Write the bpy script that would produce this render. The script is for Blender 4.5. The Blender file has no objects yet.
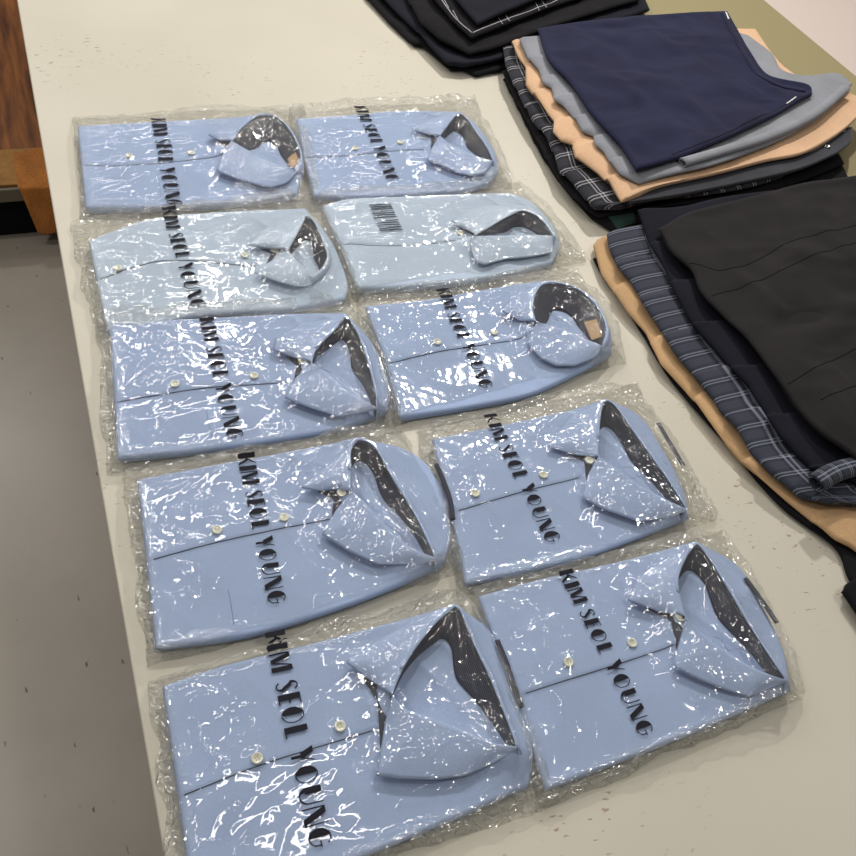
import bpy, bmesh, math, random
import numpy as np
from mathutils import Vector, Matrix
from mathutils.bvhtree import BVHTree

sc = bpy.context.scene
COL = sc.collection

# ------------------------------------------------------------------ camera
F = 888.92                                   # focal length in pixels of the 856 px frame
AX = np.array([0.9197421, -0.1734914, 0.35210113])
AY = np.array([-0.35668127, -0.74388073, 0.56517248])
AZ = np.array([0.16386867, -0.64540081, -0.74605955])
CH, TZ = 0.85, 0.75                          # camera height over the table, table height
cam_d = bpy.data.cameras.new('camera')
cam = bpy.data.objects.new('camera', cam_d)
COL.objects.link(cam)
right = Vector((AX[0], AY[0], AZ[0])); down = Vector((AX[1], AY[1], AZ[1])); fwd = Vector((AX[2], AY[2], AZ[2]))
M = Matrix((right, -down, -fwd)).transposed().to_4x4()
M.translation = Vector((0, 0, TZ + CH))
cam.matrix_world = M
cam_d.sensor_width = 36; cam_d.sensor_fit = 'HORIZONTAL'
cam_d.lens = F / 856 * 36
cam_d.clip_start = 0.02
sc.camera = cam

# ------------------------------------------------------------------ world, lamps, exposure
sc.view_settings.view_transform = 'Standard'
sc.view_settings.look = 'None'
sc.view_settings.gamma = 1
sc.view_settings.use_curve_mapping = False
sc.view_settings.exposure = -0.28
w = bpy.data.worlds.new('world'); sc.world = w; w.use_nodes = True
w.node_tree.nodes['Background'].inputs[0].default_value = (1.0, 0.97, 0.93, 1)
w.node_tree.nodes['Background'].inputs[1].default_value = 0.13

def lamp(x, y, z, size, energy, col=(1, .955, .90), aim=None):
    d = bpy.data.lights.new('unseen_lamp', 'AREA'); d.shape = 'DISK'; d.size = size
    d.energy = energy; d.color = col
    o = bpy.data.objects.new('unseen_lamp', d); COL.objects.link(o); o.location = (x, y, z)
    t = Vector(aim or (x, y, 0)) - o.location
    o.rotation_euler = t.to_track_quat('-Z', 'Y').to_euler()
    return o
lamp(1.7, 2.5, 2.8, 0.12, 50, aim=(.6, .9, .75))
lamp(0.6, 2.9, 2.8, 0.10, 8, aim=(.5, .9, .75))
lamp(-0.9, 1.7, 2.9, 0.10, 9, aim=(-.4, .9, 0))  # added fill aimed at the floor left of the table
lamp(1.3, 0.0, 2.9, 0.12, 10, aim=(.6, .3, .75))  # added fill over the near end of the table
lamp(-1.3, 0.2, 2.9, 0.10, 11, aim=(-.6, .5, 0))  # another added fill to brighten the left floor
lamp(-1.5, 3.3, 2.9, 0.14, 7, aim=(-.4, .8, .75))
lamp(-.51, 3.77, 2.9, 0.16, 14, aim=(-.18, 1.34, 0))
for x, y, a_, e_ in ((-.5, 1.6, .3, 4), (.5, 2.2, .3, 5), (-.3, 3.1, .3, 5), (1.0, 3.4, .3, 6), (2.4, 2.0, .3, 5), (.4, 4.5, .3, 5), (2.0, 4.4, .3, 5), (.5, .7, .3, 4)):
    o = lamp(x, y, 2.85, 0.1, e_)                 # added long lights, unseen, for streaks along the film creases
    o.data.shape = 'RECTANGLE'; o.data.size = 1.2; o.data.size_y = .035; o.rotation_euler = (0, 0, a_)

# ------------------------------------------------------------------ helpers
def at(x, y, h=0.0):
    """a pixel of the photograph to the point standing h over the table top"""
    r = np.array([x - 428, y - 428, F])
    s = (CH - h) / -(r @ AZ)
    p = r * s
    return np.array([p @ AX, p @ AY, TZ + h])

def floor_at(x, y, z):
    r = np.array([x - 428, y - 428, F]); s = (TZ + CH - z) / -(r @ AZ); p = r * s
    return np.array([p @ AX, p @ AY, z])

def props(o, label=None, cat=None, group=None, kind=None):
    if label: o['label'] = label
    if cat: o['category'] = cat
    if group: o['group'] = group
    if kind: o['kind'] = kind
    return o

def thing(name, loc, label, cat, group=None):
    o = bpy.data.objects.new(name, None); COL.objects.link(o); o.location = loc
    o.empty_display_size = .05
    return props(o, label, cat, group)

def mk(name, verts, faces, mat, parent=None, smooth=True, label=None, uvs=None):
    off = np.array(parent_world(parent)) if parent else np.zeros(3)
    v = np.asarray(verts, float) - off
    me = bpy.data.meshes.new(name)
    me.from_pydata(v.tolist(), [], [tuple(int(i) for i in f) for f in faces])
    me.validate()
    if uvs is not None:
        layer = me.uv_layers.new(name='UVMap')
        idx = np.empty(len(me.loops), int); me.loops.foreach_get('vertex_index', idx)
        layer.data.foreach_set('uv', np.asarray(uvs, float)[idx].ravel())
    for m in (mat if isinstance(mat, (list, tuple)) else [mat]): me.materials.append(m)
    if smooth:
        me.polygons.foreach_set('use_smooth', [True] * len(me.polygons))
    me.update()
    o = bpy.data.objects.new(name, me); COL.objects.link(o)
    if parent: o.parent = parent
    if label: o['label'] = label
    return o

def parent_world(p):
    v = Vector((0, 0, 0))
    while p is not None:
        v += p.location; p = p.parent
    return v

def fix_normals(o):
    bm = bmesh.new(); bm.from_mesh(o.data); bmesh.ops.recalc_face_normals(bm, faces=bm.faces)
    bm.to_mesh(o.data); bm.free()

def box(name, lo, hi, mat, parent=None, bevel=0.0, smooth=False):
    lo = np.array(lo, float); hi = np.array(hi, float)
    v = [(x, y, z) for z in (lo[2], hi[2]) for x, y in ((lo[0], lo[1]), (hi[0], lo[1]), (hi[0], hi[1]), (lo[0], hi[1]))]
    f = [(3, 2, 1, 0), (4, 5, 6, 7), (0, 1, 5, 4), (1, 2, 6, 5), (2, 3, 7, 6), (3, 0, 4, 7)]
    o = mk(name, v, f, mat, parent, smooth)
    if bevel:
        m = o.modifiers.new('bevel', 'BEVEL'); m.width = bevel; m.segments = 3
    return o

def resample(pts, n, smooth=False):
    p = np.asarray(pts, float)
    if smooth and len(p) > 2:                # Catmull-Rom
        q = np.vstack([2 * p[0] - p[1], p, 2 * p[-1] - p[-2]])
        out = []
        for i in range(1, len(q) - 2):
            for t in np.linspace(0, 1, 9)[:-1]:
                a, b, c, d = q[i - 1], q[i], q[i + 1], q[i + 2]
                out.append(.5 * (2 * b + (c - a) * t + (2 * a - 5 * b + 4 * c - d) * t * t + (3 * b - a - 3 * c + d) * t ** 3))
        out.append(p[-1]); p = np.array(out)
    s = np.r_[0, np.cumsum(np.linalg.norm(np.diff(p, axis=0), axis=1))]
    t = np.linspace(0, s[-1], n)
    return np.stack([np.interp(t, s, p[:, k]) for k in range(p.shape[1])], 1)

def px(pts, h):
    return np.array([at(x, y, h) for x, y in pts])

def coons(B, R, T, L):
    """B, T run left to right, L, R bottom to top"""
    nu, nv = len(B), len(L)
    u = np.linspace(0, 1, nu)[:, None, None]; v = np.linspace(0, 1, nv)[None, :, None]
    P = (1 - v) * B[:, None] + v * T[:, None] + (1 - u) * L[None] + u * R[None]
    P -= (1 - u) * (1 - v) * B[0] + u * (1 - v) * B[-1] + (1 - u) * v * T[0] + u * v * T[-1]
    return P

def grid_faces(nu, nv, off=0):
    i, j = np.meshgrid(np.arange(nu - 1), np.arange(nv - 1), indexing='ij')
    a = (i * nv + j + off).ravel()
    return np.stack([a, a + nv, a + nv + 1, a + 1], 1).tolist()

def ring_idx(nu, nv):
    r = [i * nv for i in range(nu)] + [(nu - 1) * nv + j for j in range(1, nv)]
    r += [i * nv + nv - 1 for i in range(nu - 2, -1, -1)] + [j for j in range(nv - 2, 0, -1)]
    return r

class Noise:
    """smooth value noise on the plane"""
    def __init__(s, seed):
        s.g = np.random.RandomState(seed).rand(64, 64) * 2 - 1
    def __call__(s, x, y):
        xi = np.floor(x).astype(int); yi = np.floor(y).astype(int)
        fx = x - xi; fy = y - yi; fx = fx * fx * (3 - 2 * fx); fy = fy * fy * (3 - 2 * fy)
        g = lambda a, b: s.g[a % 64, b % 64]
        return (g(xi, yi) * (1 - fx) + g(xi + 1, yi) * fx) * (1 - fy) + (g(xi, yi + 1) * (1 - fx) + g(xi + 1, yi + 1) * fx) * fy

def inside(P, poly):
    x, y = P[..., 0], P[..., 1]; c = np.zeros(x.shape, bool)
    n = len(poly)
    for i in range(n):
        x0, y0 = poly[i][:2]; x1, y1 = poly[(i + 1) % n][:2]
        if y0 == y1: continue
        k = ((y0 > y) != (y1 > y)) & (x < (x1 - x0) * (y - y0) / (y1 - y0) + x0)
        c ^= k
    return c

def dist_poly(P, pts):
    p = np.asarray(pts)[:, :2]; q = P[..., :2]; d = np.full(q.shape[:-1], 9.)
    for a, b in zip(p[:-1], p[1:]):
        ab = b - a; L = ab @ ab + 1e-12
        t = np.clip(((q - a) @ ab) / L, 0, 1)
        d = np.minimum(d, np.linalg.norm(q - a - t[..., None] * ab, axis=-1))
    return d

# ------------------------------------------------------------------ materials
def lin(c):
    return tuple(((v / 255) / 12.92 if v / 255 <= .04045 else ((v / 255 + .055) / 1.055) ** 2.4) for v in c) + (1,)

def newmat(name):
    m = bpy.data.materials.new(name); m.use_nodes = True
    return m, m.node_tree, m.node_tree.nodes['Principled BSDF']

def nd(nt, t, **kw):
    n = nt.nodes.new(t)
    for k, v in kw.items():
        if k.startswith('i_'): n.inputs[k[2:].replace('_', ' ')].default_value = v
        else: setattr(n, k, v)
    return n

def ramp(nt, src, stops):
    r = nt.nodes.new('ShaderNodeValToRGB')
    while len(r.color_ramp.elements) > 1: r.color_ramp.elements.remove(r.color_ramp.elements[0])
    r.color_ramp.elements[0].position = stops[0][0]; r.color_ramp.elements[0].color = stops[0][1]
    for p, c in stops[1:]:
        e = r.color_ramp.elements.new(p); e.color = c
    nt.links.new(src, r.inputs[0]); return r

def mixc(nt, fac, a, b, mode='MIX'):
    n = nt.nodes.new('ShaderNodeMix'); n.data_type = 'RGBA'; n.blend_type = mode
    for s, v in ((0, fac), (6, a), (7, b)):
        if hasattr(v, 'links') or hasattr(v, 'is_linked'): nt.links.new(v, n.inputs[s])
        else: n.inputs[s].default_value = v
    return n.outputs[2]

def cloth(name, col, rough=.85, weave=1400, bump=.25, var=.12, sheen=.15, spec=.25, col2=None):
    m, nt, b = newmat(name)
    tc = nd(nt, 'ShaderNodeTexCoord')
    n1 = nd(nt, 'ShaderNodeTexNoise', i_Scale=14.0, i_Detail=4.0)
    n2 = nd(nt, 'ShaderNodeTexNoise', i_Scale=float(weave), i_Detail=2.0)
    nt.links.new(tc.outputs['Object'], n1.inputs['Vector']); nt.links.new(tc.outputs['Object'], n2.inputs['Vector'])
    c = lin(col); d = tuple(v * (1 - var) for v in c[:3]) + (1,); e = tuple(min(1, v * (1 + var)) for v in c[:3]) + (1,)
    r = ramp(nt, n1.outputs['Fac'], [(.3, d), (.7, e)])
    r2 = ramp(nt, n2.outputs['Fac'], [(.3, (.82, .82, .82, 1)), (.7, (1.12, 1.12, 1.12, 1))])
    out = mixc(nt, 1.0, r.outputs[0], r2.outputs[0], 'MULTIPLY')
    nt.links.new(out, b.inputs['Base Color'])
    bp = nd(nt, 'ShaderNodeBump', i_Strength=bump, i_Distance=.0006)
    nt.links.new(n2.outputs['Fac'], bp.inputs['Height']); nt.links.new(bp.outputs[0], b.inputs['Normal'])
    b.inputs['Roughness'].default_value = rough
    b.inputs['Specular IOR Level'].default_value = spec
    b.inputs['Sheen Weight'].default_value = sheen
    b.inputs['Sheen Roughness'].default_value = .5
    return m

def plaid(name, base, stripe, line, scale=26., thin=.06, use_uv=True):
    """woven plaid: broad bands and thin bright lines both ways, in the cloth's own uv (metres)"""
    m, nt, b = newmat(name)
    tc = nd(nt, 'ShaderNodeTexCoord')
    sep = nd(nt, 'ShaderNodeSeparateXYZ'); nt.links.new(tc.outputs['UV'], sep.inputs[0])
    def band(sock, sc_, off, width):
        a = nd(nt, 'ShaderNodeMath', operation='MULTIPLY_ADD'); nt.links.new(sock, a.inputs[0]); a.inputs[1].default_value = sc_; a.inputs[2].default_value = off
        f = nd(nt, 'ShaderNodeMath', operation='FRACT'); nt.links.new(a.outputs[0], f.inputs[0])
        g = nd(nt, 'ShaderNodeMath', operation='LESS_THAN'); nt.links.new(f.outputs[0], g.inputs[0]); g.inputs[1].default_value = width
        return g.outputs[0]
    def add(a, c, mul=.5):
        n = nd(nt, 'ShaderNodeMath', operation='ADD'); nt.links.new(a, n.inputs[0]); nt.links.new(c, n.inputs[1])
        k = nd(nt, 'ShaderNodeMath', operation='MULTIPLY'); nt.links.new(n.outputs[0], k.inputs[0]); k.inputs[1].default_value = mul
        return k.outputs[0]
    bx, by = band(sep.outputs[0], scale, 0, .45), band(sep.outputs[1], scale, .1, .45)
    lx, ly = band(sep.outputs[0], scale, .3, thin), band(sep.outputs[1], scale, .35, thin)
    lx2, ly2 = band(sep.outputs[0], scale, .46, thin), band(sep.outputs[1], scale, .51, thin)
    c1 = mixc(nt, add(bx, by), lin(base), lin(stripe))
    c2 = mixc(nt, add(add(lx, ly, 1), add(lx2, ly2, 1), .6), c1, lin(line))
    nt.links.new(c2, b.inputs['Base Color'])
    b.inputs['Roughness'].default_value = .9; b.inputs['Specular IOR Level'].default_value = .2
    b.inputs['Sheen Weight'].default_value = .1
    return m

def plain(name, col, rough=.5, spec=.5, metal=0):
    m, nt, b = newmat(name); b.inputs['Base Color'].default_value = lin(col)
    b.inputs['Roughness'].default_value = rough; b.inputs['Specular IOR Level'].default_value = spec
    b.inputs['Metallic'].default_value = metal
    return m

M_blue = cloth('shirt_blue_cotton', (165, 184, 219), var=.03, weave=1600, bump=.15, sheen=.05)
M_pale = cloth('shirt_pale_blue_cotton', (188, 204, 224), var=.03, weave=1600, bump=.15, sheen=.05)
M_button = plain('button_cream', (226, 226, 208), .3, .6)
M_hole = plain('button_hole', (80, 80, 76), .8)
M_label = cloth('tan_label', (170, 140, 105), weave=500, var=.3)
M_white = plain('white_label', (225, 225, 225), .7)
M_stripe = plain('grey_white_yarn', (176, 176, 178), .9, .2)
M_silver = plain('snap_metal', (190, 190, 185), .3, .5, 1)
M_navy = cloth('navy_twill', (32, 34, 62), rough=.85, weave=900, var=.2, sheen=.06, spec=.15)
M_grey = cloth('grey_wool', (140, 143, 151), weave=700, var=.12)
M_beige = cloth('beige_twill', (216, 178, 142), weave=800, var=.08)
M_tan = cloth('tan_twill', (196, 160, 118), weave=800, var=.08)
M_black = cloth('black_twill', (22, 21, 25), weave=900, var=.2, sheen=.03, spec=.12)
M_char = cloth('charcoal_twill', (38, 36, 37), weave=700, var=.18, sheen=.04, spec=.12)
M_dnavy = cloth('dark_navy_twill', (25, 26, 36), weave=900, var=.2, sheen=.03, spec=.12)
M_wool = cloth('dark_grey_wool', (52, 53, 60), weave=500, var=.25)
M_green = cloth('green_check', (32, 62, 56), weave=600, var=.3)
M_plaid = plaid('black_white_plaid', (22, 22, 27), (46, 46, 54), (176, 176, 182), 26, .06)
M_plaid2 = plaid('blue_grey_plaid', (38, 41, 52), (60, 63, 75), (132, 138, 152), 40, .07)
M_orange = cloth('orange_felt', (190, 122, 58), weave=160, var=.25, bump=.8)

def mat_check():
    m, nt, b = newmat('dark_woven_check')
    tc = nd(nt, 'ShaderNodeTexCoord')
    mp = nd(nt, 'ShaderNodeMapping'); mp.inputs['Rotation'].default_value = (0, 0, .7); nt.links.new(tc.outputs['Object'], mp.inputs[0])
    wv = nd(nt, 'ShaderNodeTexWave', i_Scale=170.0, i_Distortion=.4); nt.links.new(mp.outputs[0], wv.inputs['Vector'])
    r = ramp(nt, wv.outputs['Fac'], [(.35, lin((22, 23, 34))), (.75, lin((80, 82, 98)))])
    nt.links.new(r.outputs[0], b.inputs['Base Color']); b.inputs['Roughness'].default_value = .85
    return m
M_check = mat_check()

def mat_film():
    m, nt, b = newmat('clear_plastic_film'); nt.nodes.remove(b)
    out = nt.nodes['Material Output']
    tc = nd(nt, 'ShaderNodeTexCoord')
    n0 = nd(nt, 'ShaderNodeTexNoise', i_Scale=16.0, i_Detail=2.0)
    nt.links.new(tc.outputs['Object'], n0.inputs['Vector'])
    n1 = nd(nt, 'ShaderNodeTexNoise', i_Scale=60.0, i_Detail=3.0, i_Distortion=1.2)
    n1.noise_type = 'RIDGED_MULTIFRACTAL'
    nt.links.new(tc.outputs['Object'], n1.inputs['Vector'])
    at_ = nd(nt, 'ShaderNodeAttribute', attribute_name='loose')
    # a net of sharp creases, warped, present in patches and everywhere on the loose margins
    wv = nd(nt, 'ShaderNodeTexNoise', i_Scale=22.0, i_Detail=2.0); nt.links.new(tc.outputs['Object'], wv.inputs['Vector'])
    wm = nd(nt, 'ShaderNodeVectorMath', operation='MULTIPLY_ADD'); nt.links.new(wv.outputs['Color'], wm.inputs[0]); wm.inputs[1].default_value = (.05, .05, .05); nt.links.new(tc.outputs['Object'], wm.inputs[2])
    v1 = nd(nt, 'ShaderNodeTexVoronoi', feature='DISTANCE_TO_EDGE', i_Scale=26.0); nt.links.new(wm.outputs[0], v1.inputs['Vector'])
    c1 = ramp(nt, v1.outputs['Distance'], [(0, (1.4, 1.4, 1.4, 1)), (.07, (0, 0, 0, 1))])
    v2 = nd(nt, 'ShaderNodeTexVoronoi', feature='F1', i_Scale=120.0); nt.links.new(wm.outputs[0], v2.inputs['Vector'])
    patch = ramp(nt, n0.outputs['Fac'], [(.50, (.0, .0, .0, 1)), (.62, (1, 1, 1, 1))])
    p2 = nd(nt, 'ShaderNodeMath', operation='MULTIPLY'); nt.links.new(patch.outputs[0], p2.inputs[0]); nt.links.new(c1.outputs[0], p2.inputs[1])
    p3 = nd(nt, 'ShaderNodeMath', operation='MULTIPLY'); nt.links.new(at_.outputs['Fac'], p3.inputs[0]); nt.links.new(v2.outputs['Distance'], p3.inputs[1])
    p4 = nd(nt, 'ShaderNodeMath', operation='MULTIPLY_ADD'); nt.links.new(p3.outputs[0], p4.inputs[0]); p4.inputs[1].default_value = 1.8; nt.links.new(p2.outputs[0], p4.inputs[2])
    pn = nd(nt, 'ShaderNodeMath', operation='MULTIPLY'); nt.links.new(n1.outputs['Fac'], pn.inputs[0]); pn.inputs[1].default_value = .12
    p5 = nd(nt, 'ShaderNodeMath', operation='ADD'); nt.links.new(p4.outputs[0], p5.inputs[0]); nt.links.new(pn.outputs[0], p5.inputs[1])
    bp = nd(nt, 'ShaderNodeBump', i_Distance=.0012, i_Strength=1.0)
    nt.links.new(p5.outputs[0], bp.inputs['Height'])
    tr = nd(nt, 'ShaderNodeBsdfTransparent'); tr.inputs[0].default_value = (.972, .972, .958, 1)
    v3 = nd(nt, 'ShaderNodeTexVoronoi', feature='DISTANCE_TO_EDGE', i_Scale=75.0); nt.links.new(wm.outputs[0], v3.inputs['Vector'])
    c3 = ramp(nt, v3.outputs['Distance'], [(0, (1.7, 1.7, 1.7, 1)), (.16, (0, 0, 0, 1))])
    p6 = nd(nt, 'ShaderNodeMath', operation='MULTIPLY'); nt.links.new(c3.outputs[0], p6.inputs[0]); nt.links.new(at_.outputs['Fac'], p6.inputs[1])
    p7 = nd(nt, 'ShaderNodeMath', operation='ADD'); nt.links.new(p5.outputs[0], p7.inputs[0]); nt.links.new(p6.outputs[0], p7.inputs[1])
    nt.links.new(p7.outputs[0], bp.inputs['Height'])
    gl = nd(nt, 'ShaderNodeBsdfGlossy')
    gr = nd(nt, 'ShaderNodeMath', operation='MULTIPLY_ADD'); nt.links.new(at_.outputs['Fac'], gr.inputs[0]); gr.inputs[1].default_value = .10; gr.inputs[2].default_value = .06
    nt.links.new(gr.outputs[0], gl.inputs['Roughness']); gl.inputs[0].default_value = (1, 1, 1, 1)
    nt.links.new(bp.outputs[0], gl.inputs['Normal'])
    # reflectance of a thin sheet, the same from both of its sides (Schlick)
    ge = nd(nt, 'ShaderNodeNewGeometry')
    dt = nd(nt, 'ShaderNodeVectorMath', operation='DOT_PRODUCT'); nt.links.new(bp.outputs[0], dt.inputs[0]); nt.links.new(ge.outputs['Incoming'], dt.inputs[1])
    ab = nd(nt, 'ShaderNodeMath', operation='ABSOLUTE'); nt.links.new(dt.outputs['Value'], ab.inputs[0])
    om = nd(nt, 'ShaderNodeMath', operation='SUBTRACT'); om.inputs[0].default_value = 1; nt.links.new(ab.outputs[0], om.inputs[1])
    pw = nd(nt, 'ShaderNodeMath', operation='POWER'); nt.links.new(om.outputs[0], pw.inputs[0]); pw.inputs[1].default_value = 5
    mu = nd(nt, 'ShaderNodeMath', operation='MULTIPLY_ADD'); mu.inputs[1].default_value = .4; mu.inputs[2].default_value = .085; mu.use_clamp = True
    nt.links.new(pw.outputs[0], mu.inputs[0])
    mx = nd(nt, 'ShaderNodeMixShader'); nt.links.new(mu.outputs[0], mx.inputs[0])
    nt.links.new(tr.outputs[0], mx.inputs[1]); nt.links.new(gl.outputs[0], mx.inputs[2])
    # the plastic is very slightly milky, more where it is crumpled
    d2 = nd(nt, 'ShaderNodeBsdfDiffuse'); d2.inputs[0].default_value = (.95, .94, .9, 1); nt.links.new(bp.outputs[0], d2.inputs['Normal'])
    mk_ = nd(nt, 'ShaderNodeMath', operation='MULTIPLY_ADD'); nt.links.new(at_.outputs['Fac'], mk_.inputs[0]); mk_.inputs[1].default_value = .07; mk_.inputs[2].default_value = .012
    m2 = nd(nt, 'ShaderNodeMixShader'); nt.links.new(mk_.outputs[0], m2.inputs[0]); nt.links.new(mx.outputs[0], m2.inputs[1]); nt.links.new(d2.outputs[0], m2.inputs[2])
    nt.links.new(m2.outputs[0], out.inputs[0])
    return m
M_film = mat_film()
M_ink = plain('printed_ink', (34, 34, 42), .7, .12)

def mat_table():
    m, nt, b = newmat('white_laminate')
    tc = nd(nt, 'ShaderNodeTexCoord')
    big = nd(nt, 'ShaderNodeTexNoise', i_Scale=3.0, i_Detail=5.0); nt.links.new(tc.outputs['Object'], big.inputs['Vector'])
    base = ramp(nt, big.outputs['Fac'], [(.3, lin((197, 192, 177))), (.7, lin((206, 201, 187)))])
    mp = nd(nt, 'ShaderNodeMapping'); mp.inputs['Scale'].default_value = (1.0, 2.6, 1); mp.inputs['Rotation'].default_value = (0, 0, .5)
    nt.links.new(tc.outputs['Object'], mp.inputs[0])
    fl = nd(nt, 'ShaderNodeTexNoise', i_Scale=75.0, i_Detail=2.0, i_Roughness=.6); nt.links.new(mp.outputs[0], fl.inputs['Vector'])
    fm = ramp(nt, fl.outputs['Fac'], [(.665, (0, 0, 0, 1)), (.70, (1, 1, 1, 1))])
    msk = nd(nt, 'ShaderNodeTexNoise', i_Scale=4.2, i_Detail=1.0); nt.links.new(tc.outputs['Object'], msk.inputs['Vector'])
    mm = ramp(nt, msk.outputs['Fac'], [(.5, (0, 0, 0, 1)), (.6, (.7, .7, .7, 1))])
    k = nd(nt, 'ShaderNodeMath', operation='MULTIPLY'); nt.links.new(fm.outputs[0], k.inputs[0]); nt.links.new(mm.outputs[0], k.inputs[1])
    c = mixc(nt, k.outputs[0], base.outputs[0], lin((140, 112, 92)))
    nt.links.new(c, b.inputs['Base Color'])
    b.inputs['Roughness'].default_value = .45; b.inputs['Specular IOR Level'].default_value = .35
    return m
M_table = mat_table()

def mat_floor():
    m, nt, b = newmat('polished_concrete')
    tc = nd(nt, 'ShaderNodeTexCoord')
    n = nd(nt, 'ShaderNodeTexNoise', i_Scale=1.6, i_Detail=7.0, i_Roughness=.6); nt.links.new(tc.outputs['Object'], n.inputs['Vector'])
    r = ramp(nt, n.outputs['Fac'], [(.3, lin((160, 152, 140))), (.7, lin((184, 176, 164)))])
    mp = nd(nt, 'ShaderNodeMapping'); mp.inputs['Scale'].default_value = (3, 1, 1); mp.inputs['Rotation'].default_value = (0, 0, .9)
    nt.links.new(tc.outputs['Object'], mp.inputs[0])
    s = nd(nt, 'ShaderNodeTexNoise', i_Scale=22.0, i_Detail=3.0); nt.links.new(mp.outputs[0], s.inputs['Vector'])
    sr = ramp(nt, s.outputs['Fac'], [(.70, (0, 0, 0, 1)), (.74, (1, 1, 1, 1))])
    c = mixc(nt, sr.outputs[0], r.outputs[0], lin((84, 76, 68)))
    nt.links.new(c, b.inputs['Base Color'])
    rg = ramp(nt, n.outputs['Fac'], [(.3, (.28, .28, .28, 1)), (.7, (.42, .42, .42, 1))]); nt.links.new(rg.outputs[0], b.inputs['Roughness'])
    return m
M_floor = mat_floor()

def mat_wood():
    m, nt, b = newmat('brown_wood')
    tc = nd(nt, 'ShaderNodeTexCoord'); mp = nd(nt, 'ShaderNodeMapping'); mp.inputs['Scale'].default_value = (14, 1.2, 3)
    nt.links.new(tc.outputs['Object'], mp.inputs[0])
    n = nd(nt, 'ShaderNodeTexNoise', i_Scale=4.0, i_Detail=6.0, i_Distortion=.6); nt.links.new(mp.outputs[0], n.inputs['Vector'])
    r = ramp(nt, n.outputs['Fac'], [(.3, lin((92, 50, 22))), (.7, lin((168, 104, 48)))]); nt.links.new(r.outputs[0], b.inputs['Base Color'])
    b.inputs['Roughness'].default_value = .5
    return m
M_wood = mat_wood()
M_tanwood = cloth('tan_wood', (176, 128, 66), rough=.5, weave=60, var=.15)
M_shade_olive = plain('olive_shade_tone', (150, 140, 104), .55, .3)  # shaded tabletop tone put into the colour
M_pink = plain('pale_board', (206, 192, 184), .5, .3)
M_darkmetal = plain('grey_edge', (120, 112, 98), .5, .4)
M_leg = plain('table_leg_grey', (90, 90, 88), .4, .5)

# ------------------------------------------------------------------ setting
E0 = 0.0172                                    # table's left edge
fl = mk('floor', [(-3, -1.5, 0), (5, -1.5, 0), (5, 6, 0), (-3, 6, 0)], [(0, 1, 2, 3)], M_floor, smooth=False)
props(fl, kind='structure')

tb = thing('display_table', (.72, 1.2, 0), 'long off-white laminate table holding the bagged shirts and folded skirts', 'table')
ea, eb = at(17, 0), at(164, 856)
ex = lambda y: ea[0] + (eb[0] - ea[0]) * (y - ea[1]) / (eb[1] - ea[1])
tv = [(ex(-.6), -.6), (1.30, -.6), (1.30, 3.0), (ex(3.0), 3.0)]
tt_ = mk('tabletop', [(x, y, z) for z in (TZ - .028, TZ) for x, y in tv], [(3, 2, 1, 0), (4, 5, 6, 7), (0, 1, 5, 4), (1, 2, 6, 5), (2, 3, 7, 6), (3, 0, 4, 7)], M_table, tb, False)
bv = tt_.modifiers.new('bevel', 'BEVEL'); bv.width = .0025; bv.segments = 3
for x, y in ((E0 + .12, -.45), (1.2, -.45), (E0 + .12, 2.85), (1.2, 2.85)):
    box('leg', (x - .02, y - .02, 0), (x + .02, y + .02, TZ - .028), M_leg, tb, .003)
# added olive table, its colour standing in for shade, under the far end of the skirts, and a pale one past that
t2 = thing('side_table', (1.55, 1.2, 0), 'added olive table whose colour stands in for shade right of the off-white table', 'table')
box('tabletop', (1.302, -.6, TZ - .03), (1.787, 3.0, TZ - .001), M_shade_olive, t2, .003)
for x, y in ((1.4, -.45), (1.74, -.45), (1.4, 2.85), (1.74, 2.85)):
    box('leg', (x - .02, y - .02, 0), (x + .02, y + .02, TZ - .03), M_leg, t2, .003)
t3 = thing('side_table', (2.2, 1.2, 0), 'pale pinkish-white table in the far top right corner', 'table')
box('tabletop', (1.80, -.6, TZ - .04), (2.7, 3.4, TZ - .012), M_pink, t3, .003)
for x, y in ((1.9, -.45), (2.6, -.45), (1.9, 3.2), (2.6, 3.2)):
    box('leg', (x - .02, y - .02, 0), (x + .02, y + .02, TZ - .04), M_leg, t3, .003)

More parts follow.
